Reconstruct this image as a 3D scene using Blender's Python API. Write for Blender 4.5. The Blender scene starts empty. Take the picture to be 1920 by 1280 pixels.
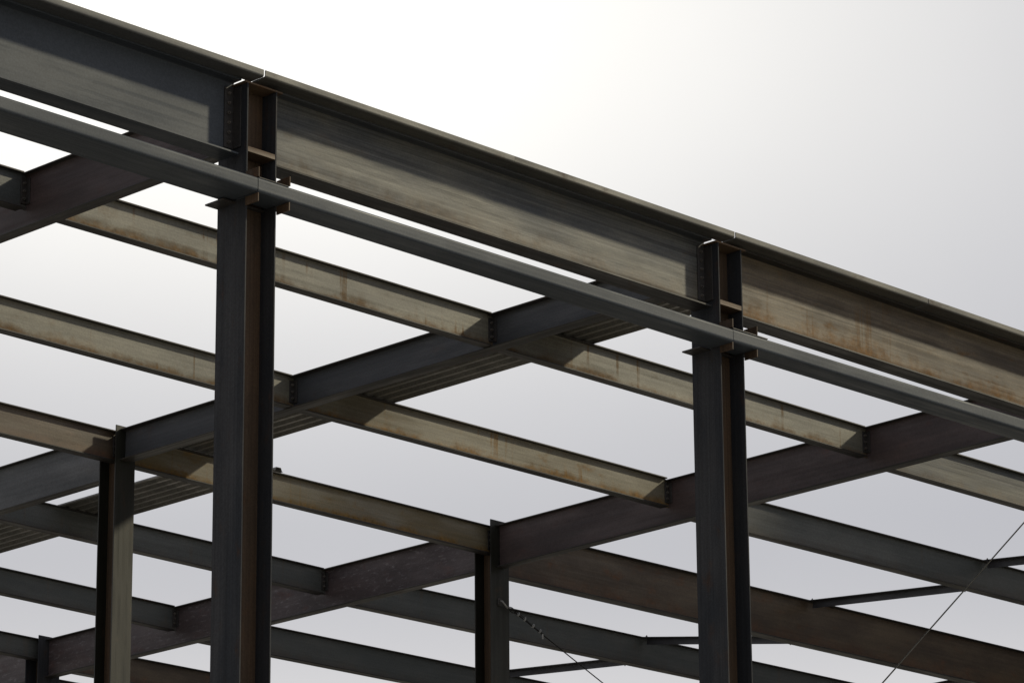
import bpy, bmesh, math, random
from mathutils import Vector, Matrix

# ------------------------------------------------------------------ camera, sky, sun, exposure
scene = bpy.context.scene
RZ = 13.795                                   # level of the top of the roof steel above the ground
cam_d = bpy.data.cameras.new('camera')
cam = bpy.data.objects.new('camera', cam_d)
scene.collection.objects.link(cam)
scene.camera = cam
cam_d.sensor_width = 36.0
cam_d.lens = 36.0 * 7181.7 / 1920.0
cam_d.clip_start = 0.5
cam_d.clip_end = 5000.0
_r = Vector((0.70219335, -0.71194749, -0.00743512))
_u = Vector((-0.20840928, -0.21551691, 0.95400106))
_f = Vector((0.68080105, 0.66834365, 0.29971101))
cam.matrix_world = Matrix(((_r.x, _u.x, -_f.x, -20.61058),
                           (_r.y, _u.y, -_f.y, -23.42091),
                           (_r.z, _u.z, -_f.z, RZ - 12.0949),
                           (0, 0, 0, 1)))

LIGHT_DIR = Vector((-1.62, 1.0, -1.22)).normalized()      # the way the sunlight travels
sun_d = bpy.data.lights.new('sun', 'SUN')
sun_d.energy = 2.7
sun_d.angle = math.radians(3.0)
sun_d.color = (1.0, 0.90, 0.66)
sun = bpy.data.objects.new('sun', sun_d)
scene.collection.objects.link(sun)
sun.rotation_euler = LIGHT_DIR.to_track_quat('-Z', 'Y').to_euler()
sun.location = (30, -30, 40)
SUN_EL = math.asin(-LIGHT_DIR.z)
SUN_AZ = math.atan2(-LIGHT_DIR.x, -LIGHT_DIR.y)

world = bpy.data.worlds.new('World')
scene.world = world
world.use_nodes = True
W = world.node_tree
W.nodes.clear()
def wn(t, **kw):
    n = W.nodes.new(t)
    for k, v in kw.items():
        setattr(n, k, v)
    return n
w_out = wn('ShaderNodeOutputWorld')
w_bg = wn('ShaderNodeBackground')
w_bg.inputs['Strength'].default_value = 0.1
w_sky = wn('ShaderNodeTexSky', sky_type='NISHITA')
w_sky.sun_disc = False
w_sky.sun_elevation = SUN_EL
w_sky.sun_rotation = SUN_AZ
w_tc = wn('ShaderNodeTexCoord')
# thin overcast: one bright thinning of the cloud above the left of the frame, fading to blue grey,
# a little paler again towards the horizon
GLOW = (_f * 7181.7 + _r * (310 - 960) + _u * (640 + 20)).normalized()
GR_ = GLOW.cross(Vector((0, 0, 1))).normalized()
GU_ = GR_.cross(GLOW).normalized()
L = W.links.new
def wm(op, a, b=None, c=None):
    n = wn('ShaderNodeMath', operation=op)
    for i, v in enumerate((a, b, c)):
        if v is None:
            continue
        if isinstance(v, (int, float)):
            n.inputs[i].default_value = v
        else:
            L(v, n.inputs[i])
    return n.outputs[0]
def wdot(v):
    n = wn('ShaderNodeVectorMath', operation='DOT_PRODUCT')
    L(w_tc.outputs['Generated'], n.inputs[0])
    n.inputs[1].default_value = v
    return n.outputs['Value']
def wstep(v, a, b, c=0.0, d=1.0):
    n = wn('ShaderNodeMapRange', interpolation_type='SMOOTHSTEP')
    L(v, n.inputs[0])
    for i, q in enumerate((a, b, c, d)):
        n.inputs[i + 1].default_value = q
    return n.outputs[0]
w_noise = wn('ShaderNodeTexNoise')
w_noise.inputs['Scale'].default_value = 7.0
w_noise.inputs['Detail'].default_value = 4.0
w_noise.inputs['Roughness'].default_value = 0.5
L(w_tc.outputs['Generated'], w_noise.inputs['Vector'])
cloud = wm('MULTIPLY_ADD', w_noise.outputs['Fac'], 0.14, 0.93)
px, py, pf = wdot(GR_), wdot(GU_), wdot(GLOW)
e1 = wm('POWER', wm('DIVIDE', px, 0.205), 2.0)
e2 = wm('POWER', wm('DIVIDE', py, 0.09), 2.0)
near = wm('MULTIPLY', wm('EXPONENT', wm('MULTIPLY', wm('ADD', e1, e2), -1.0)), wstep(pf, 0.0, 0.4))
wide = wm('EXPONENT', wm('MULTIPLY', wm('SUBTRACT', 1.0, pf), -1.6))
elev = wm('ARCSINE', wdot(Vector((0, 0, 1))))
horiz = wstep(elev, 0.26, 0.15)
def chan(kb, kw, kg, kh):
    v = wm('MULTIPLY_ADD', wide, kw, kb)
    v = wm('MULTIPLY_ADD', horiz, kh, v)
    v = wm('MULTIPLY_ADD', near, kg, v)
    return wm('MULTIPLY', wm('MULTIPLY', v, cloud), 10.0)
w_rgb = wn('ShaderNodeCombineColor')
for i, k in enumerate(((0.380, 0.137, 0.785, 0.43), (0.386, 0.13, 0.755, 0.40), (0.430, 0.118, 0.645, 0.335))):
    L(chan(*k), w_rgb.inputs[i])
w_mix = wn('ShaderNodeMix', data_type='RGBA')
w_mix.inputs[0].default_value = 0.94
L(w_sky.outputs['Color'], w_mix.inputs[6])
L(w_rgb.outputs[0], w_mix.inputs[7])
L(w_mix.outputs[2], w_bg.inputs['Color'])
L(w_bg.outputs['Background'], w_out.inputs['Surface'])

scene.view_settings.view_transform = 'Standard'
scene.view_settings.look = 'None'
scene.view_settings.exposure = 0.0
scene.view_settings.gamma = 1.0
scene.view_settings.use_curve_mapping = False

# ------------------------------------------------------------------ materials
def steel(name, dark, light, rust=(0.11, 0.062, 0.028), patch=0.25, bottom=0.0, drips=0.0,
          streak=0.25, rough=0.55, metal=0.0, axis=0, mottle=0.0, bump=0.15, spec=0.35, wave=0.006):
    """Rolled steel: mill scale patches, drawn streaks along the member, rust blooms, rust along
    the lower edge and thin run marks.  Object coordinates: x runs along the member."""
    m = bpy.data.materials.new(name)
    m.use_nodes = True
    T = m.node_tree
    N = T.nodes
    K = T.links.new
    bs = N['Principled BSDF']
    tc = N.new('ShaderNodeTexCoord')
    oi = N.new('ShaderNodeObjectInfo')
    sc = N.new('ShaderNodeMath'); sc.operation = 'MULTIPLY'; sc.inputs[1].default_value = 173.0
    K(oi.outputs['Random'], sc.inputs[0])
    ad = N.new('ShaderNodeVectorMath'); ad.operation = 'ADD'
    K(tc.outputs['Object'], ad.inputs[0])
    K(sc.outputs[0], ad.inputs[1])
    def mapped(s, detail=4.0, rgh=0.6, scale=1.0):
        mp = N.new('ShaderNodeMapping')
        mp.inputs['Scale'].default_value = s
        K(ad.outputs[0], mp.inputs['Vector'])
        n = N.new('ShaderNodeTexNoise')
        n.inputs['Scale'].default_value = scale
        n.inputs['Detail'].default_value = detail
        n.inputs['Roughness'].default_value = rgh
        K(mp.outputs[0], n.inputs['Vector'])
        return n.outputs['Fac']
    def rng(v, a, b, c=0.0, d=1.0):
        r = N.new('ShaderNodeMapRange')
        r.interpolation_type = 'SMOOTHSTEP'
        for i, q in enumerate((a, b, c, d)):
            r.inputs[i + 1].default_value = q
        K(v, r.inputs[0])
        return r.outputs[0]
    def mth(op, a, b):
        q = N.new('ShaderNodeMath'); q.operation = op; q.use_clamp = op != 'MULTIPLY_ADD'
        for i, v in enumerate((a, b)):
            if isinstance(v, (int, float)):
                q.inputs[i].default_value = v
            else:
                K(v, q.inputs[i])
        return q.outputs[0]
    def mix(f, a, b, blend='MIX'):
        q = N.new('ShaderNodeMix'); q.data_type = 'RGBA'; q.blend_type = blend
        for i, v in ((0, f), (6, a), (7, b)):
            if isinstance(v, tuple):
                q.inputs[i].default_value = (*v, 1)
            elif isinstance(v, (int, float)):
                q.inputs[i].default_value = v
            else:
                K(v, q.inputs[i])
        return q.outputs[2]
    along = [3.0, 3.0, 3.0]; along[axis] = 0.8
    big = rng(mapped(along, 5, 0.6), 0.33, 0.68)
    col = mix(big, dark, light)
    # drawn streaks along the member
    st = [38.0, 38.0, 38.0]; st[axis] = 0.35
    sk = rng(mapped(st, 5, 0.7), 0.25, 0.75, 1.0 - streak, 1.0 + streak)
    g = N.new('ShaderNodeCombineColor')
    for i in range(3):
        K(sk, g.inputs[i])
    col = mix(1.0, col, g.outputs[0], 'MULTIPLY')
    # fine pitting
    fine = mapped((55, 55, 55), 3, 0.6)
    ff = rng(fine, 0.3, 0.7, 0.86, 1.12)
    g2 = N.new('ShaderNodeCombineColor')
    for i in range(3):
        K(ff, g2.inputs[i])
    col = mix(1.0, col, g2.outputs[0], 'MULTIPLY')
    # rust
    pr = along[:]; pr[axis] = 1.6
    p1 = mth('MULTIPLY', rng(mapped([v * 1.7 for v in pr], 7, 0.68), 0.55, 0.78), patch)
    mask = p1
    if bottom:
        sp = N.new('ShaderNodeSeparateXYZ')
        K(tc.outputs['Generated'], sp.inputs[0])
        hgt = mapped((2.5, 2.5, 2.5), 6, 0.7)
        lim = rng(hgt, 0.3, 0.75, -0.3, 0.45)
        low = N.new('ShaderNodeMath'); low.operation = 'SUBTRACT'
        K(lim, low.inputs[0]); K(sp.outputs['Z'], low.inputs[1])
        lo = mth('MULTIPLY', rng(low.outputs[0], -0.25, 0.45), bottom)
        bz = N.new('ShaderNodeMath'); bz.operation = 'ADD'
        K(sp.outputs['Z'], bz.inputs[0]); K(rng(hgt, 0.3, 0.7, 0.12, -0.16), bz.inputs[1])
        base = mth('MULTIPLY', rng(bz.outputs[0], 0.34, -0.06), bottom)
        mask = mth('ADD', mask, mth('MAXIMUM', lo, base))
    if drips:
        dv = [13.0, 13.0, 13.0]; dv[2] = 0.5
        dr = rng(mapped(dv, 2, 0.5), 0.60, 0.68)
        gate = rng(mapped((1.3, 1.3, 2.0), 3, 0.6), 0.45, 0.65)
        mask = mth('ADD', mask, mth('MULTIPLY', mth('MULTIPLY', dr, gate), drips))
    grit = rng(mapped((30, 30, 60), 4, 0.7), 0.25, 0.6, 0.6, 1.0)
    mask = mth('MULTIPLY', mask, grit)
    rustn = rng(mapped((16, 16, 16), 5, 0.7), 0.25, 0.75)
    rcol = mix(rustn, tuple(v * 0.55 for v in rust), tuple(min(1, v * 1.35) for v in rust))
    col = mix(mask, col, rcol)
    if mottle:
        mo = rng(mapped((9, 26, 26), 6, 0.75), 0.52, 0.72)
        col = mix(mth('MULTIPLY', mo, mottle), col, (0.17, 0.155, 0.16))
    K(col, bs.inputs['Base Color'])
    sheen = rng(mapped([v * 0.6 for v in st], 4, 0.6), 0.3, 0.7, -0.09, 0.09)
    rs = N.new('ShaderNodeMath'); rs.operation = 'ADD'
    K(rng(big, 0, 1, rough + 0.07, rough - 0.07), rs.inputs[0]); K(sheen, rs.inputs[1])
    ro = rs.outputs[0]
    ro2 = mth('ADD', ro, mth('MULTIPLY', mask, 0.35))
    K(ro2, bs.inputs['Roughness'])
    bs.inputs['Metallic'].default_value = metal
    bs.inputs['Specular IOR Level'].default_value = spec
    bp = N.new('ShaderNodeBump')
    bp.inputs['Strength'].default_value = bump
    bp.inputs['Distance'].default_value = 0.004
    K(mth('ADD', fine, mth('MULTIPLY', mask, 0.6)), bp.inputs['Height'])
    wv = N.new('ShaderNodeBump')
    wv.inputs['Strength'].default_value = 1.0
    wv.inputs['Distance'].default_value = wave
    sv = [4.0, 4.0, 4.0]; sv[axis] = 0.9
    K(mapped(sv, 2, 0.5), wv.inputs['Height'])
    K(bp.outputs[0], wv.inputs['Normal'])
    K(wv.outputs[0], bs.inputs['Normal'])
    return m

M = {}
M['primer'] = steel('grey_primer_steel', (0.04462, 0.05238, 0.06402), (0.05335, 0.06208, 0.07372), patch=0.02, streak=0.02, rough=0.5, bump=0.05, spec=0.18, wave=0.001)
M['mill'] = steel('streaked_mill_steel', (0.04, 0.044, 0.048), (0.09, 0.087, 0.072), patch=0.3, bottom=0.5, streak=0.6, rough=0.45, rust=(0.10, 0.060, 0.024), spec=0.3, wave=0.006)
M['rusty'] = steel('rusting_mill_steel', (0.055, 0.042, 0.029), (0.112, 0.087, 0.054), rust=(0.135, 0.070, 0.020), patch=0.9, bottom=1.0, drips=0.4, streak=0.4, rough=0.52, spec=0.3, wave=0.005)
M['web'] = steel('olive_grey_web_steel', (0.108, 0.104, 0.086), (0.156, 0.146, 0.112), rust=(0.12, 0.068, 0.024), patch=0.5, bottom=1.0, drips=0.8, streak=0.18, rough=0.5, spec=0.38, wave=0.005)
M['web_rusty'] = steel('rust_washed_web_steel', (0.105, 0.09, 0.06), (0.15, 0.136, 0.098), rust=(0.17, 0.092, 0.024), patch=0.8, bottom=1.0, drips=0.7, streak=0.18, rough=0.52, spec=0.35, wave=0.005)
M['web_gold'] = steel('ochre_stained_web_steel', (0.110, 0.085, 0.042), (0.145, 0.128, 0.090), rust=(0.17, 0.095, 0.022), patch=0.8, bottom=1.0, drips=0.3, streak=0.15, rough=0.48, spec=0.4)
M['web_cool'] = steel('cool_grey_web_steel', (0.05329, 0.05898, 0.05827), (0.07106, 0.07461, 0.07106), patch=0.12, bottom=0.2, drips=0.2, streak=0.12, rough=0.5)
M['web_umber'] = steel('umber_web_steel', (0.052, 0.038, 0.027), (0.088, 0.066, 0.044), rust=(0.12, 0.052, 0.024), patch=0.7, bottom=0.4, streak=0.15, rough=0.45)
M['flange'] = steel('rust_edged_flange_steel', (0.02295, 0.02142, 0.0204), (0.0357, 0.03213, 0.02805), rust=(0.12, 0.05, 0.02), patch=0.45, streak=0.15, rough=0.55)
M['flange_blue'] = steel('blue_grey_flange_steel', (0.042, 0.047, 0.055), (0.060, 0.064, 0.070), rust=(0.09, 0.05, 0.028), patch=0.5, streak=0.2, rough=0.5)
M['girder_blue'] = steel('blue_black_girder_steel', (0.03577, 0.03902, 0.04487), (0.05527, 0.05722, 0.05982), rust=(0.10, 0.055, 0.04), patch=0.35, streak=0.12, rough=0.5)
M['girder_red'] = steel('red_brown_girder_steel', (0.04, 0.029, 0.029), (0.066, 0.047, 0.045), rust=(0.10, 0.045, 0.035), patch=0.5, streak=0.12, rough=0.55)
M['girder_mottled'] = steel('scabbed_red_girder_steel', (0.0432, 0.0324, 0.03384), (0.072, 0.054, 0.054), rust=(0.12, 0.055, 0.045), patch=0.5, streak=0.1, rough=0.5, mottle=0.75, bump=0.35)
M['girder_grey'] = steel('grey_girder_steel', (0.06056, 0.0646, 0.06864), (0.08479, 0.0864, 0.08883), patch=0.12, streak=0.1, rough=0.5)
M['col_face'] = steel('dark_column_steel', (0.02387, 0.02625, 0.03103), (0.037, 0.037, 0.03938), rust=(0.07, 0.040, 0.026), patch=0.75, streak=0.2, rough=0.7, axis=2, spec=0.15)
M['col_web'] = steel('rusty_column_web_steel', (0.052, 0.036, 0.024), (0.078, 0.05, 0.031), rust=(0.12, 0.055, 0.022), patch=0.6, streak=0.3, rough=0.6, axis=2, spec=0.2)
M['col_inner'] = steel('olive_column_steel', (0.01054, 0.01091, 0.007773), (0.01426, 0.01426, 0.009851), rust=(0.12, 0.06, 0.03), patch=0.35, streak=0.4, rough=0.5, axis=2)
M['plate'] = steel('rusty_plate_steel', (0.08, 0.052, 0.032), (0.12, 0.08, 0.048), rust=(0.18, 0.08, 0.03), patch=0.6, streak=0.1, rough=0.6)
M['dark_plate'] = steel('dark_connection_steel', (0.0252, 0.02394, 0.02394), (0.0378, 0.03465, 0.03276), patch=0.4, streak=0.1, rough=0.55)
M['edge'] = steel('weathered_edge_plate_steel', (0.0574, 0.0574, 0.05453), (0.09184, 0.08856, 0.07634), rust=(0.085, 0.055, 0.042), patch=0.8, streak=0.2, rough=0.55)
M['edge_grey'] = steel('grey_edge_plate_steel', (0.0663, 0.068, 0.0697), (0.0816, 0.08245, 0.0816), rust=(0.10, 0.075, 0.06), patch=0.3, streak=0.08, rough=0.5)
M['angle'] = steel('dark_angle_steel', (0.03, 0.03, 0.034), (0.05, 0.05, 0.055), patch=0.2, streak=0.1, rough=0.5)
M['deck'] = steel('galvanised_deck_steel', (0.1382, 0.1339, 0.121), (0.1814, 0.1728, 0.1555), rust=(0.13, 0.10, 0.08), patch=0.3, streak=0.2, rough=0.45, metal=0.2, bump=0.05)
M['bolt'] = steel('bolt_steel', (0.06, 0.055, 0.05), (0.10, 0.09, 0.08), patch=0.3, streak=0.0, rough=0.5)
M['zinc'] = steel('zinc_fitting', (0.25, 0.25, 0.24), (0.34, 0.34, 0.32), patch=0.2, streak=0.0, rough=0.4, metal=0.4)
M['wire'] = steel('wire_rope_steel', (0.012, 0.012, 0.012), (0.0192, 0.01872, 0.018), patch=0.3, streak=0.0, rough=0.5, spec=0.1)

gm = bpy.data.materials.new('packed_site_gravel')
gm.use_nodes = True
gt = gm.node_tree
gb = gt.nodes['Principled BSDF']
gb.inputs['Roughness'].default_value = 0.9
gn = gt.nodes.new('ShaderNodeTexNoise'); gn.inputs['Scale'].default_value = 0.35; gn.inputs['Detail'].default_value = 10
gr = gt.nodes.new('ShaderNodeValToRGB')
gr.color_ramp.elements[0].color = (0.22, 0.21, 0.185, 1)
gr.color_ramp.elements[1].color = (0.34, 0.325, 0.29, 1)
gc = gt.nodes.new('ShaderNodeTexCoord')
gt.links.new(gc.outputs['Object'], gn.inputs['Vector'])
gt.links.new(gn.outputs['Fac'], gr.inputs[0])
gt.links.new(gr.outputs[0], gb.inputs['Base Color'])

# ------------------------------------------------------------------ helpers
COL = scene.collection

def link(name, me, mat, parent=None):
    o = bpy.data.objects.new(name, me)
    COL.objects.link(o)
    if mat is not None and not me.materials:
        me.materials.append(mat)
    if parent is not None:
        o.parent = parent
    return o

def thing(name, label, cat, loc=(0, 0, 0), rot=(0, 0, 0), group=None):
    o = bpy.data.objects.new(name, None)
    COL.objects.link(o)
    o.empty_display_size = 0.2
    o.location = loc
    o.rotation_euler = rot
    o['label'] = label
    o['category'] = cat
    o['kind'] = 'thing'
    if group:
        o['group'] = group
    return o

def finish(bm, name, bevel=0.0, smooth=False):
    bmesh.ops.recalc_face_normals(bm, faces=bm.faces)
    if bevel:
        bmesh.ops.bevel(bm, geom=[e for e in bm.edges if e.calc_face_angle(0) > 0.6], offset=bevel,
                        segments=1, affect='EDGES', clamp_overlap=True)
    me = bpy.data.meshes.new(name)
    bm.to_mesh(me)
    bm.free()
    if smooth:
        for p in me.polygons:
            p.use_smooth = True
    return me

def box_bm(x, y, z, bm=None):
    bm = bm or bmesh.new()
    vs = [bm.verts.new((a, b, c)) for a in x for b in y for c in z]
    for f in ((0, 1, 3, 2), (4, 6, 7, 5), (0, 4, 5, 1), (2, 3, 7, 6), (0, 2, 6, 4), (1, 5, 7, 3)):
        bm.faces.new([vs[i] for i in f])
    return bm

def box(name, parent, mat, x, y, z, bevel=0.002):
    return link(name, finish(box_bm(x, y, z), name, bevel), mat, parent)

def prism(name, parent, mat, pts, axis, a, b, bevel=0.0, smooth=False, cuts=0):
    """Extrude a closed 2-D outline along an axis; the outline is in the two other axes, in order."""
    bm = bmesh.new()
    rings = []
    n = cuts + 2
    for k in range(n):
        t = a + (b - a) * k / (n - 1)
        ring = []
        for p, q in pts:
            co = {0: (t, p, q), 1: (p, t, q), 2: (p, q, t)}[axis]
            ring.append(bm.verts.new(co))
        rings.append(ring)
    m = len(pts)
    for k in range(n - 1):
        for i in range(m):
            j = (i + 1) % m
            bm.faces.new((rings[k][i], rings[k][j], rings[k + 1][j], rings[k + 1][i]))
    bm.faces.new(rings[0])
    bm.faces.new(rings[-1][::-1])
    return link(name, finish(bm, name, bevel, smooth), mat, parent)

def web_outline(d, tf, tw, r):
    """Web outline (y, z) with the rolled root fillets."""
    h = tw / 2
    pts = []
    zt, zb = -tf, -d + tf
    arc = [(r * (1 - math.sin(a)), r * (1 - math.cos(a))) for a in (0, math.pi / 6, math.pi / 3, math.pi / 2)]
    # right side from the top down to the bottom
    pts += [(h + oy, zt - oz) for oy, oz in arc]
    pts += [(h + oy, zb + oz) for oy, oz in reversed(arc)]
    pts += [(-h - oy, zb + oz) for oy, oz in arc]
    pts += [(-h - oy, zt - oz) for oy, oz in reversed(arc)]
    return pts

def hex_mesh(r=0.017, h=0.013):
    bm = bmesh.new()
    bmesh.ops.create_cone(bm, cap_ends=True, segments=6, radius1=r, radius2=r, depth=h)
    bmesh.ops.create_cone(bm, cap_ends=True, segments=10, radius1=r * 0.55, radius2=r * 0.5, depth=h * 1.4,
                          matrix=Matrix.Translation((0, 0, h * 0.9)))
    return finish(bm, 'bolt')
BOLT = hex_mesh()
BOLT.materials.append(M['bolt'])

def bolt(parent, loc, axis='Y-'):
    o = bpy.data.objects.new('bolt', BOLT)
    COL.objects.link(o)
    o.parent = parent
    o.location = loc
    o.rotation_euler = {'Y-': (math.pi / 2, 0, 0), 'Y+': (-math.pi / 2, 0, 0), 'Z-': (math.pi, 0, 0), 'Z+': (0, 0, 0),
                        'X-': (0, -math.pi / 2, 0), 'X+': (0, math.pi / 2, 0)}[axis]
    return o

# ------------------------------------------------------------------ the ground
bm = bmesh.new()
bmesh.ops.create_grid(bm, x_segments=2, y_segments=2, size=1500)
ground = link('ground', finish(bm, 'ground'), gm)
ground['kind'] = 'structure'

# ------------------------------------------------------------------ grid of the frame
SHADE_C = 12.25                                # where, across the sun's direction, the added block's shade begins
C0, C1, C2, C3, C5 = -6.096, 0.0, 6.096, 12.111, 23.66
YP1, YP2, YD, YQ1, YQ2, YE, YR1, YF = 3.071, 6.114, 9.085, 12.125, 15.082, 17.93, 19.75, 26.7

def wide_flange(root, length, d, bf, tf, tw, mats, cope=(0.0, 0.0), web_in=(0.0, 0.0), cope_bottom=None, webcuts=0):
    """Parts of a rolled I-beam lying along local x with its top at local z = 0."""
    mw, mt, mb = mats
    cb = cope if cope_bottom is None else cope_bottom
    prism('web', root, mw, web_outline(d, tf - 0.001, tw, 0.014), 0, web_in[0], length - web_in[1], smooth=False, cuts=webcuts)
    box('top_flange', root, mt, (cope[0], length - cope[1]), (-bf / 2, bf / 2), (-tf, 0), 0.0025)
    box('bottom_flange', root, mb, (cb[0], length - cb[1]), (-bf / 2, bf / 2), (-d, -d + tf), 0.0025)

def roof_beam(label, group, xa, xb, y, za, zb_, d, mats, bf=0.122, tf=0.015, tw=0.008, ends=(True, True), cope=0.075, web_in=0.008, kind='roof_beam'):
    length = math.hypot(xb - xa, zb_ - za)
    root = thing(kind, label, 'beam', (xa, y, RZ + za), (0, -math.atan2(zb_ - za, xb - xa), 0), group)
    wide_flange(root, length, d, bf, tf, tw, mats, (cope, cope), (web_in, web_in))
    for k, on in enumerate(ends):
        if not on:
            continue
        # bolted connection angle at the end of the web
        x0, x1 = (0.010, 0.075) if k == 0 else (length - 0.075, length - 0.010)
        t = prism('connection_angle', root, M['dark_plate'],
                  [(x0, -tw / 2 - 0.0125), (x1, -tw / 2 - 0.0125), (x1, -tw / 2 - 0.0015), (x0, -tw / 2 - 0.0015)], 2, -d + 0.06, -0.05, 0.0015)
        xo = x0 if k == 0 else x1 - 0.010
        box('outstanding_leg', t, M['dark_plate'], (xo, xo + 0.010), (-tw / 2 - 0.065, -tw / 2 - 0.013), (-d + 0.06, -0.05), 0.0015)
        n = 3 if d < 0.5 else 5
        for i in range(n):
            zz = -0.10 - (d - 0.21) * i / (n - 1)
            bolt(t, ((x0 + x1) / 2, -tw / 2 - 0.0185, zz), 'Y-')
    return root

def girder(label, x, ya, yb, za, zb_, d, mats, bf=0.14, tf=0.014, tw=0.010, group='roof girders', cope=(0.0, 0.0)):
    length = math.hypot(yb - ya, zb_ - za)
    root = thing('roof_girder', label, 'girder', (x, ya, RZ + za), (0, 0, 0), group)
    # local x runs along world +y
    root.rotation_euler = (Matrix.Rotation(math.pi / 2, 3, 'Z') @ Matrix.Rotation(-math.atan2(zb_ - za, yb - ya), 3, 'Y')).to_euler()
    wide_flange(root, length, d, bf, tf, tw, mats, cope, (0, 0))
    return root

def seat_clip(parent, x, d, tw=0.010):
    """Connection marks of the roof beams on a girder are on the beams; this is a stiffener."""
    box('stiffener', parent, M['dark_plate'], (x - 0.005, x + 0.005), (-0.066, -tw / 2), (-d + 0.015, -0.015), 0.001)

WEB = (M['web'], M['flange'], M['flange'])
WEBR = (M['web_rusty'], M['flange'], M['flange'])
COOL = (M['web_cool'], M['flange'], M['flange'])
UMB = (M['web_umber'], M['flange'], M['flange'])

# ------------------------------------------------------------------ front columns
def front_column(x, label, mats, plate_tip=True):
    root = thing('steel_column', label, 'column', (x, 0, 0), group='front columns')
    hd, hb, tf, tw = 0.174, 0.184, 0.016, 0.013
    z0, z1 = 0.03, RZ - 0.040
    zt, zs = RZ - 0.957, RZ - 1.068                 # pocket for the tube
    out = [(-hb, z0), (hb, z0), (hb, z1), (-hb, z1), (-hb, zt), (-0.045, zt), (-0.045, zs), (-hb, zs)]
    prism('flange', root, mats[0], out, 0, -hd, -hd + tf, 0.002)
    prism('flange', root, mats[0], out, 0, hd - tf, hd, 0.002)
    box('web', root, mats[1], (-hd + tf, hd - tf), (-tw / 2, tw / 2), (z0, z1), 0)
    box('base_plate', root, M['plate'], (-0.26, 0.26), (-0.26, 0.26), (0.004, 0.03), 0.002)
    box('cap_plate', root, M['plate'], (-0.20, 0.235), (-0.186, 0.186), (z1 + 0.001, z1 + 0.016), 0.001)
    for s in (-1, 1):
        y = (-hb + 0.002, -tw / 2 - 0.001) if s < 0 else (tw / 2 + 0.001, hb - 0.002)
        box('continuity_plate', root, M['plate'], (-hd + tf + 0.001, hd - tf - 0.001), y, (RZ - 0.665, RZ - 0.617), 0.002)
    # box of plates that carries the window header tube
    box('seat_plate', root, M['dark_plate'], (-0.315, 0.17), (-0.05, 0.186), (zs - 0.042, zs - 0.028), 0.001)
    box('top_plate', root, M['dark_plate'], (-0.17, 0.34 if plate_tip else 0.17), (-0.350, -0.187), (zt + 0.002, zt + 0.012), 0.001)
    for s in (-1, 1):
        xg = s * 0.178
        box('gusset', root, M['col_web'], (xg - 0.006, xg + 0.006), (-0.356, -0.187), (zt + 0.0125, zt + 0.10), 0.001)
        box('gusset', root, M['col_web'], (xg - 0.006, xg + 0.006), (-0.350, -0.187), (zs - 0.098, zs - 0.022), 0.001)
    # weld bumps up the middle of the left flange
    return root

COLM = (M['col_face'], M['col_web'])
front_column(C1, 'tall dark front column left of centre carrying the first edge beam joint', COLM, False)
front_column(C2, 'tall dark front column right of centre under the second edge beam joint', COLM, True)
front_column(C3, 'dark front column just beyond the right edge of the picture', COLM)
front_column(C0, 'dark front column beyond the left edge of the picture', COLM)

# ------------------------------------------------------------------ inner columns (turned a quarter)
def inner_column(x, y, label, w, mats, ztop=0.035):
    root = thing('steel_column', label, 'column', (x, y, 0), group='inner columns')
    hd, tf, tw = 0.145, 0.016, 0.011
    z0, z1 = 0.03, RZ + ztop
    box('flange', root, mats[0], (-w / 2, w / 2), (-hd, -hd + tf), (z0, z1), 0.002)
    box('flange', root, mats[0], (-w / 2, w / 2), (hd - tf, hd), (z0, z1 - 0.03), 0.002)
    box('web', root, mats[1], (-tw / 2, tw / 2), (-hd + tf, hd - tf), (z0, z1 - 0.05), 0)
    box('base_plate', root, M['plate'], (-0.24, 0.24), (-0.24, 0.24), (0.004, 0.03), 0.002)
    return root
INN = (M['col_inner'], M['col_web'])
inner_column(C2, YD, 'slim olive brown column behind the left front column, sunlit strip down it', 0.285, INN)
inner_column(C3, YD, 'slim dark olive column at bottom centre with a cable hooked to it', 0.316, INN, 0.03)
inner_column(C3, YE, 'short dark column top at the bottom left corner', 0.38, (M['col_face'], M['col_web']), 0.045)
inner_column(C1, YD, 'inner column beyond the left edge of the picture', 0.30, INN)
inner_column(C5, YD, 'inner column beyond the right edge of the picture', 0.30, INN, 0.10)
inner_column(C5, YE, 'far inner column beyond the lower right of the picture', 0.30, INN, 0.10)
inner_column(C2, YE, 'far inner column beyond the lower left of the picture', 0.30, INN)

# ------------------------------------------------------------------ front edge beams with bent edge plates
def edge_plate(parent, mat, x0, x1):
    """Bent plate pour stop: flat leg on the beam, rounded bend, upright leg outside (local = beam)."""
    t = 0.010
    yo, zo, h, r = -0.275, 0.001, 0.064, 0.018
    outer = [(yo, zo + h)]
    arc = [math.pi + i * math.pi / 10 for i in range(6)]
    outer += [(yo + r + r * math.cos(a), zo + r + r * math.sin(a)) for a in arc]
    outer += [(-0.101, zo)]
    inner = [(-0.101, zo + t)]
    ri = r - t
    inner += [(yo + r + ri * math.cos(a), zo + r + ri * math.sin(a)) for a in reversed(arc)]
    inner += [(yo + t, zo + h)]
    return prism('edge_plate', parent, mat, outer + inner, 0, x0, x1)

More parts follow.
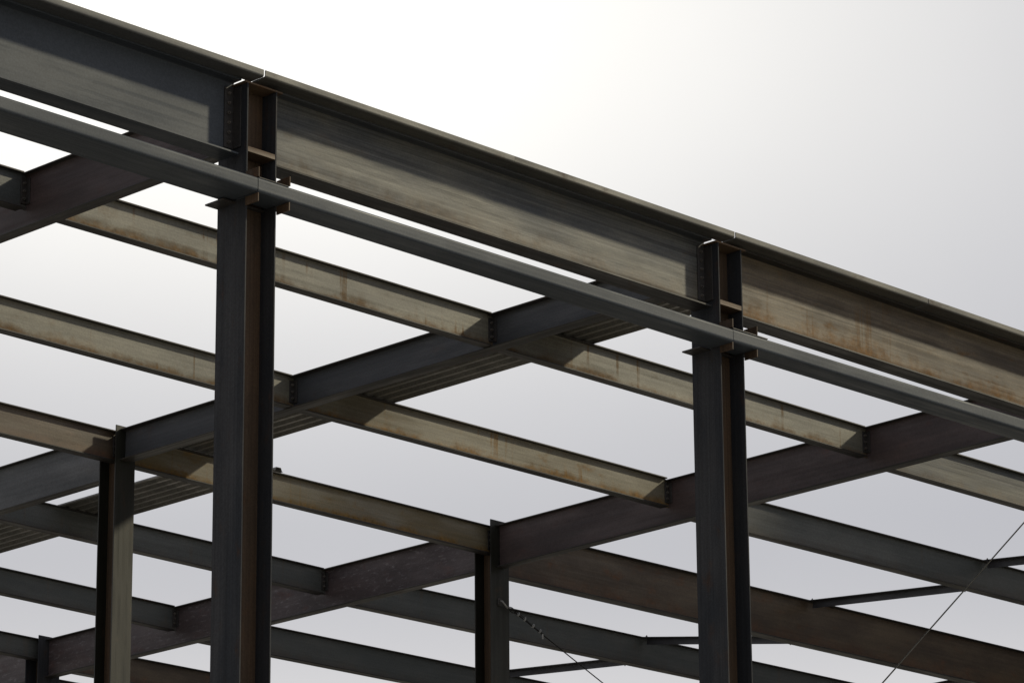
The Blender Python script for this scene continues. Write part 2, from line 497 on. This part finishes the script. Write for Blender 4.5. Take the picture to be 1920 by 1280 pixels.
def edge_beam(label, xa, xb, mats, emat, joints, ends=(0.0, 0.0), dz=0.0):
    length = xb - xa
    root = thing('edge_beam', label, 'beam', (xa, 0, RZ + 0.016 + dz), group='front edge beams')
    d, bf, tf, tw = 0.704, 0.225, 0.018, 0.012
    wide_flange(root, length, d, bf, tf, tw, mats, (0.1765, 0.1765), (0.178, 0.178), cope_bottom=(0.20, 0.20))
    for x0, x1 in joints:
        edge_plate(root, emat, x0 - xa, x1 - xa)
    for k in (0, 1):
        x0, x1 = (0.178, 0.285) if k == 0 else (length - 0.285, length - 0.178)
        t = box('connection_angle', root, M['dark_plate'], (x0, x1), (-tw / 2 - 0.013, -tw / 2 - 0.001), (-0.63, -0.075), 0.0015)
        xo = (x0, x0 + 0.012) if k == 0 else (x1 - 0.012, x1)
        box('outstanding_leg', t, M['dark_plate'], xo, (-tw / 2 - 0.11, -tw / 2 - 0.0135), (-0.63, -0.075), 0.0015)
        for i in range(6):
            bolt(t, ((x0 + x1) / 2 + (0.012 if k == 0 else -0.012), -tw / 2 - 0.0195, -0.13 - 0.09 * i), 'Y-')
    return root
edge_beam('smooth grey deep edge beam at top left, left of the first column', C0, C1, (M['primer'], M['primer'], M['primer']), M['edge_grey'], [(C0 + .1, C1 - 0.066)])
edge_beam('long streaked deep edge beam between the two front columns', C1, C2, (M['mill'], M['flange_blue'], M['flange']), M['edge'],
          [(C1 - 0.048, 3.022), (3.0245, C2 - 0.026)])
edge_beam('rusty brown deep edge beam at right, beyond the second column', C2, C3, (M['rusty'], M['flange'], M['flange']), M['edge'],
          [(C2 - 0.008, 9.066), (9.078, C3 - 0.06)])

# ------------------------------------------------------------------ window header tubes
def header_tube(label, x0, x1, y0, y1, z0, z1, zs=(0, 0)):
    root = thing('header_tube', label, 'tube', ((x0), y0, RZ + z0 + zs[0]), (0, -math.atan2(zs[1] - zs[0], x1 - x0), 0), group='window header tubes')
    w, h, r, t = y1 - y0, z1 - z0, 0.026, 0.010
    def rr(ins, rad):
        pts = []
        for cx, cy, a0 in ((w - ins - rad, h - ins - rad, 0), (ins + rad, h - ins - rad, 1), (ins + rad, ins + rad, 2), (w - ins - rad, ins + rad, 3)):
            for i in range(6):
                a = (a0 + i / 5) * math.pi / 2
                pts.append((cx + rad * math.cos(a), cy + rad * math.sin(a)))
        return pts
    bm = bmesh.new()
    L_ = x1 - x0
    o, n = rr(0, r), rr(t, r - t)
    rings = [[bm.verts.new((x, p, q)) for p, q in pts] for x, pts in ((0, o), (L_, o), (0, n), (L_, n))]
    m = len(o)
    for i in range(m):
        j = (i + 1) % m
        bm.faces.new((rings[0][i], rings[0][j], rings[1][j], rings[1][i]))
        bm.faces.new((rings[2][i], rings[3][i], rings[3][j], rings[2][j]))
        bm.faces.new((rings[0][i], rings[2][i], rings[2][j], rings[0][j]))
        bm.faces.new((rings[1][i], rings[1][j], rings[3][j], rings[3][i]))
    me = finish(bm, 'tube_wall')
    link('tube_wall', me, M['primer'], root)
    return root
header_tube('wide grey header tube at left, ending at the first column', C0 + 0.1, -0.196, -0.360, 0.055, -1.084, -0.954)
header_tube('grey header tube between the two front columns', -0.188, 5.912, -0.360, -0.058, -1.088, -0.954, (0, -0.008))
header_tube('grey header tube at right, beyond the second column', 5.919, 11.92, -0.360, -0.058, -1.092, -0.960, (0, 0.035))

# ------------------------------------------------------------------ roof girders (run away from the front)
GB = (M['girder_blue'], M['flange'], M['flange'])
GR = (M['girder_red'], M['flange'], M['flange'])
GM = (M['girder_mottled'], M['flange'], M['flange'])
GG = (M['girder_grey'], M['flange'], M['flange'])
girder('red brown roof girder at the upper left, left of the first column', C1, 0.012, YD - 0.147, 0.0, 0.0, 0.54, GR)
girder('blue black roof girder crossing the middle of the picture beside the corrugated strip', C2, 0.012, YD - 0.147, 0.0, -0.004, 0.366, GB, bf=0.17)
girder('plain grey roof girder at the left edge behind the slim brown column', C2, YD + 0.147, YE - 0.147, 0.0, 0.0, 0.54, GG)
girder('dark red brown roof girder behind the right front column', C3, 0.012, YD - 0.147, 0.012, -0.032, 0.54, GR)
girder('scabbed reddish roof girder low behind the left front column', C3, YD + 0.147, YE - 0.147, -0.03, 0.0, 0.535, GM)
girder('purplish girder end in the very bottom left corner', C3, YE + 0.147, YF, 0.0, 0.0, 0.54, GM)
girder('roof girder at the bottom right corner under the deep umber beam', C5, YD + 0.147, YE - 0.147, 0.085, 0.085, 0.54, GR)
girder('roof girder beyond the right edge of the picture', C5, 0.012, YD - 0.147, 0.06, 0.08, 0.54, GR)

# ------------------------------------------------------------------ roof beams (parallel to the front)
SB = 'short span roof beams'
LB = 'long span roof beams'
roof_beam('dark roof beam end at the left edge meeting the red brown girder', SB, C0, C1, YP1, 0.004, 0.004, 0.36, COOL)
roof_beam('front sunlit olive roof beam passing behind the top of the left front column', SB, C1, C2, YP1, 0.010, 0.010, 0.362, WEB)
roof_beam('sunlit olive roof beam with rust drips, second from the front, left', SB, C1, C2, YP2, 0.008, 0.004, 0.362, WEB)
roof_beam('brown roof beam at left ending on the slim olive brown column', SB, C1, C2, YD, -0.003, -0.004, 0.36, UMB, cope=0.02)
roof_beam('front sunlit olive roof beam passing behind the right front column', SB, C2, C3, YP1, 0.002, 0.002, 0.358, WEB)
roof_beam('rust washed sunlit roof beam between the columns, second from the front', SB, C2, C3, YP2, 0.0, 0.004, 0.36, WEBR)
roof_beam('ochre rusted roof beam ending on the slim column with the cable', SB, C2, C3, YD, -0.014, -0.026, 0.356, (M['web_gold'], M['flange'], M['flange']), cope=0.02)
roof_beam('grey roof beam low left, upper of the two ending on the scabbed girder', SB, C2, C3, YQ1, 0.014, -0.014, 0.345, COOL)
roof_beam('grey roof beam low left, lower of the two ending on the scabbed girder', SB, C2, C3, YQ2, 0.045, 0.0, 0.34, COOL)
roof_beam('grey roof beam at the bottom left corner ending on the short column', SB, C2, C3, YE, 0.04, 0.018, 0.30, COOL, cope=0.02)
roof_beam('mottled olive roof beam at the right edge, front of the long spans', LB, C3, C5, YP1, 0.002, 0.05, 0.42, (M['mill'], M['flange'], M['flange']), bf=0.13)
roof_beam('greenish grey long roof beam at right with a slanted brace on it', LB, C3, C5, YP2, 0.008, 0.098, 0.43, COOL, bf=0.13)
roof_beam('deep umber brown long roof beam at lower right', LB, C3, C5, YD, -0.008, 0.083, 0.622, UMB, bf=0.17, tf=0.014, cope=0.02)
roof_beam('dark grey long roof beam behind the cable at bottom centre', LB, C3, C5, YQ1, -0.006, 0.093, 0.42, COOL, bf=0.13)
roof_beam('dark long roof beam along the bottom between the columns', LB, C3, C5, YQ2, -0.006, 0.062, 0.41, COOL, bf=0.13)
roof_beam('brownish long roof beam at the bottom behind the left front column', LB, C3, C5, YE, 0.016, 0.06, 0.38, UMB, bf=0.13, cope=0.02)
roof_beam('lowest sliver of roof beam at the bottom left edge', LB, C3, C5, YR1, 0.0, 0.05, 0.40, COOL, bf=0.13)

# ------------------------------------------------------------------ slanted bridging angles on the long spans
def tops(y):
    return {YP1: (0.002, 0.05, 0.42), YP2: (0.008, 0.098, 0.43), YD: (-0.008, 0.083, 0.622), YQ1: (-0.006, 0.093, 0.42), YQ2: (-0.006, 0.062, 0.41)}[y]
def zat(y, x):
    a, b, d = tops(y)
    return a + (b - a) * (x - C3) / (C5 - C3), d
def bridging(label, ya, yb):
    xa, xb = 17.92, 18.14
    za, da = zat(ya, xa)
    zb_, _ = zat(yb, xb)
    A = Vector((xa, ya + 0.075, RZ + za - da + 0.12))
    B = Vector((xb, yb - 0.075, RZ + zb_ - 0.004))
    v = B - A
    root = thing('bridging_angle', label, 'brace', A, group='slanted bridging angles')
    ex = v.normalized()
    ez = Vector((0, 0, 1)); ey = ez.cross(ex).normalized(); ez = ex.cross(ey)
    root.rotation_euler = Matrix((ex, ey, ez)).transposed().to_euler()
    n, t, l = v.length, 0.008, 0.098
    prism('angle_bar', root, M['angle'], [(-l / 2, -l), (-l / 2 + t, -l), (-l / 2 + t, -t), (l / 2, -t), (l / 2, 0), (-l / 2, 0)], 0, 0, n, 0.001)
    bolt(root, (0.03, 0.0, 0.004), 'Z+')
    bolt(root, (0.02, 0.01, -0.10), 'Z-')
    bolt(root, (n - 0.03, 0.0, 0.006), 'Z+')
    return root
bridging('slanted dark angle brace at the right edge', YP1, YP2)
bridging('slanted dark angle brace at lower right between two long beams', YP2, YD)
bridging('slanted dark angle brace passing behind the right front column', YD, YQ1)
bridging('slanted dark angle brace at the bottom beside the slim column', YQ1, YQ2)

# ------------------------------------------------------------------ corrugated roof deck sheets
def deck_sheet(label, x0, ribs, y0, y1, z, seed):
    root = thing('roof_deck_sheet', label, 'metal deck', (x0, y0, RZ + z), group='corrugated roof deck')
    p, h, t = 0.1525, 0.042, 0.0022
    prof = []
    for i in range(ribs):
        b = i * p
        prof += [(b, 0), (b + 0.045, 0), (b + 0.062, h), (b + 0.135, h)]
    prof += [(ribs * p, 0), (ribs * p + 0.018, 0)]
    up = [(a, b + t) for a, b in reversed(prof)]
    prism('corrugated_sheet', root, M['deck'], prof + up, 1, 0, y1 - y0)
    return root
deck_sheet('corrugated metal deck strip hidden against the blue black girder', 6.27, 2, 0.25, 9.22, 0.016, 1)
deck_sheet('corrugated metal deck strip along the blue black girder in mid picture', 6.66, 6, 0.25, 9.23, 0.019, 2)
deck_sheet('ribbed metal deck strip low at left behind the slim brown column', 7.66, 6, 9.05, 17.6, 0.006, 3)

# ------------------------------------------------------------------ guy cables
def tube(bm, pts, r, seg=8):
    rings = []
    n = len(pts)
    for i, p in enumerate(pts):
        t = (pts[min(i + 1, n - 1)] - pts[max(i - 1, 0)]).normalized()
        a = t.orthogonal().normalized() if i == 0 else (rings_a - t * rings_a.dot(t)).normalized()
        rings_a = a
        b = t.cross(a)
        rings.append([bm.verts.new(p + (a * math.cos(k * 2 * math.pi / seg) + b * math.sin(k * 2 * math.pi / seg)) * r) for k in range(seg)])
    for i in range(n - 1):
        for k in range(seg):
            bm.faces.new((rings[i][k], rings[i][(k + 1) % seg], rings[i + 1][(k + 1) % seg], rings[i + 1][k]))
    bm.faces.new(rings[0][::-1]); bm.faces.new(rings[-1])
    return bm

def part_tube(name, parent, mat, pts, r, seg=8):
    return link(name, finish(tube(bmesh.new(), pts, r, seg), name, 0, True), mat, parent)

def cable(label, a, b, sag, fittings):
    a, b = Vector(a), Vector(b)
    root = thing('guy_cable', label, 'cable', a, group='guy cables')
    v = b - a
    d = v.normalized()
    if fittings:
        lug = box('lug_plate', root, M['dark_plate'], (-0.03, 0.03), (0.0, 0.014), (-0.045, 0.045), 0.003)
        # shackle: a bent rod from the lug out to the rope eye
        s = [Vector((0, -0.004, 0.012)), Vector((0.012, -0.03, 0.004)), Vector((0.035, -0.045, -0.03)), Vector((0.07, -0.04, -0.055)),
             Vector((0.105, -0.03, -0.065)), Vector((0.12, -0.02, -0.05))]
        part_tube('shackle', root, M['zinc'], s, 0.011)
        e = Vector((0.11, -0.03, -0.05))
        side = d.cross(Vector((0, 1, 0))).normalized()
        loop = []
        for i in range(17):
            t = i / 16
            w = math.sin(t * math.pi) ** 0.6 * 0.024
            loop.append((t, w))
        eye = [e + d * (0.16 * (1 - abs(2 * t - 1)) * -1 + 0.16) * 1.0 + side * (0.028 * math.sin(2 * math.pi * t)) for t, w in loop]
        part_tube('rope_eye', root, M['wire'], eye, 0.006)
        st = e + d * 0.15
        for q, k in enumerate((0.19, 0.31, 0.47, 0.60)):
            c = e + d * k
            cl = part_tube('rope_clip', root, M['zinc'], [c - side * 0.026 + Vector((0, -0.008, 0)), c - side * 0.01 + Vector((0, -0.022, 0)), c + side * 0.01 + Vector((0, -0.022, 0)),
                                                          c + side * 0.028 + Vector((0, -0.006, 0))], 0.0065, 6)
            box('clip_saddle', cl, M['zinc'], (c.x - 0.014, c.x + 0.014), (c.y - 0.008, c.y + 0.012), (c.z - 0.016, c.z + 0.016), 0.003)
        # dead end of the rope lying along the cable
        part_tube('rope_tail', root, M['wire'], [e + d * t + side * (0.014 + 0.01 * math.sin(t * 9)) for t in (0.14, 0.25, 0.37, 0.5, 0.62, 0.68)], 0.005, 6)
        tg = e + d * 0.64
        box('rope_thimble', root, M['zinc'], (tg.x - 0.008, tg.x + 0.016), (tg.y - 0.018, tg.y - 0.010), (tg.z - 0.075, tg.z - 0.012), 0.003)
        start = e + d * 0.12
    else:
        start = Vector((0, 0, 0))
    pts = []
    for i in range(25):
        t = i / 24
        p = start.lerp(v, t)
        p.z -= sag * 4 * t * (1 - t)
        pts.append(p)
    part_tube('wire_rope', root, M['wire'], pts, 0.0075)
    return root
cable('steel guy cable with clips hooked to the slim column at bottom centre', (12.09, YD - 0.160, RZ - 1.004), (23.5, YD - 0.15, RZ - 5.55), 0.05, True)
cable('thin taut guy cable slanting across the lower right corner', (12.111 - 0.176, 0.0, RZ - 1.02), (C2 + 0.176, 0.0, RZ - 5.83), 0.0, False)

# ------------------------------------------------------------------ unseen taller block added off to the right to keep the sun off the back of the roof
cm = bpy.data.materials.new('board_marked_concrete')
cm.use_nodes = True
cb_ = cm.node_tree.nodes['Principled BSDF']
cb_.inputs['Roughness'].default_value = 0.85
cn = cm.node_tree.nodes.new('ShaderNodeTexNoise'); cn.inputs['Scale'].default_value = 0.6; cn.inputs['Detail'].default_value = 8
crp = cm.node_tree.nodes.new('ShaderNodeValToRGB')
crp.color_ramp.elements[0].color = (0.24, 0.235, 0.22, 1); crp.color_ramp.elements[1].color = (0.34, 0.33, 0.31, 1)
ctc = cm.node_tree.nodes.new('ShaderNodeTexCoord')
cm.node_tree.links.new(ctc.outputs['Object'], cn.inputs['Vector'])
cm.node_tree.links.new(cn.outputs['Fac'], crp.inputs[0])
cm.node_tree.links.new(crp.outputs[0], cb_.inputs['Base Color'])
glm = bpy.data.materials.new('dark_window_glass')
glm.use_nodes = True
glm.node_tree.nodes['Principled BSDF'].inputs['Base Color'].default_value = (0.02, 0.025, 0.03, 1)
glm.node_tree.nodes['Principled BSDF'].inputs['Roughness'].default_value = 0.08
_sd = Vector((-LIGHT_DIR.x, -LIGHT_DIR.y, 0)).normalized()
_ce = Vector((-_sd.y, _sd.x, 0))
blk = thing('added_shade_block', 'unseen tall concrete building added beyond the right edge to shade the back beams', 'building', _ce * SHADE_C + _sd * 27.0,
            (0, 0, math.atan2(_ce.y, _ce.x)))
# local x runs along the shade edge direction, local y away from the sun
bw, bd, bh = 21.0, 11.0, 33.0
box('wall', blk, cm, (0, bw), (-bd, 0), (0, bh), 0.02)
box('parapet', blk, cm, (-0.15, bw + 0.15), (-bd - 0.15, 0.15), (bh + 0.002, bh + 0.5), 0.02)
for fl in range(9):
    for k in range(6):
        box('window', blk, glm, (1.6 + k * 3.1, 3.4 + k * 3.1), (0.002, 0.06), (1.2 + fl * 3.5, 3.0 + fl * 3.5), 0.01)
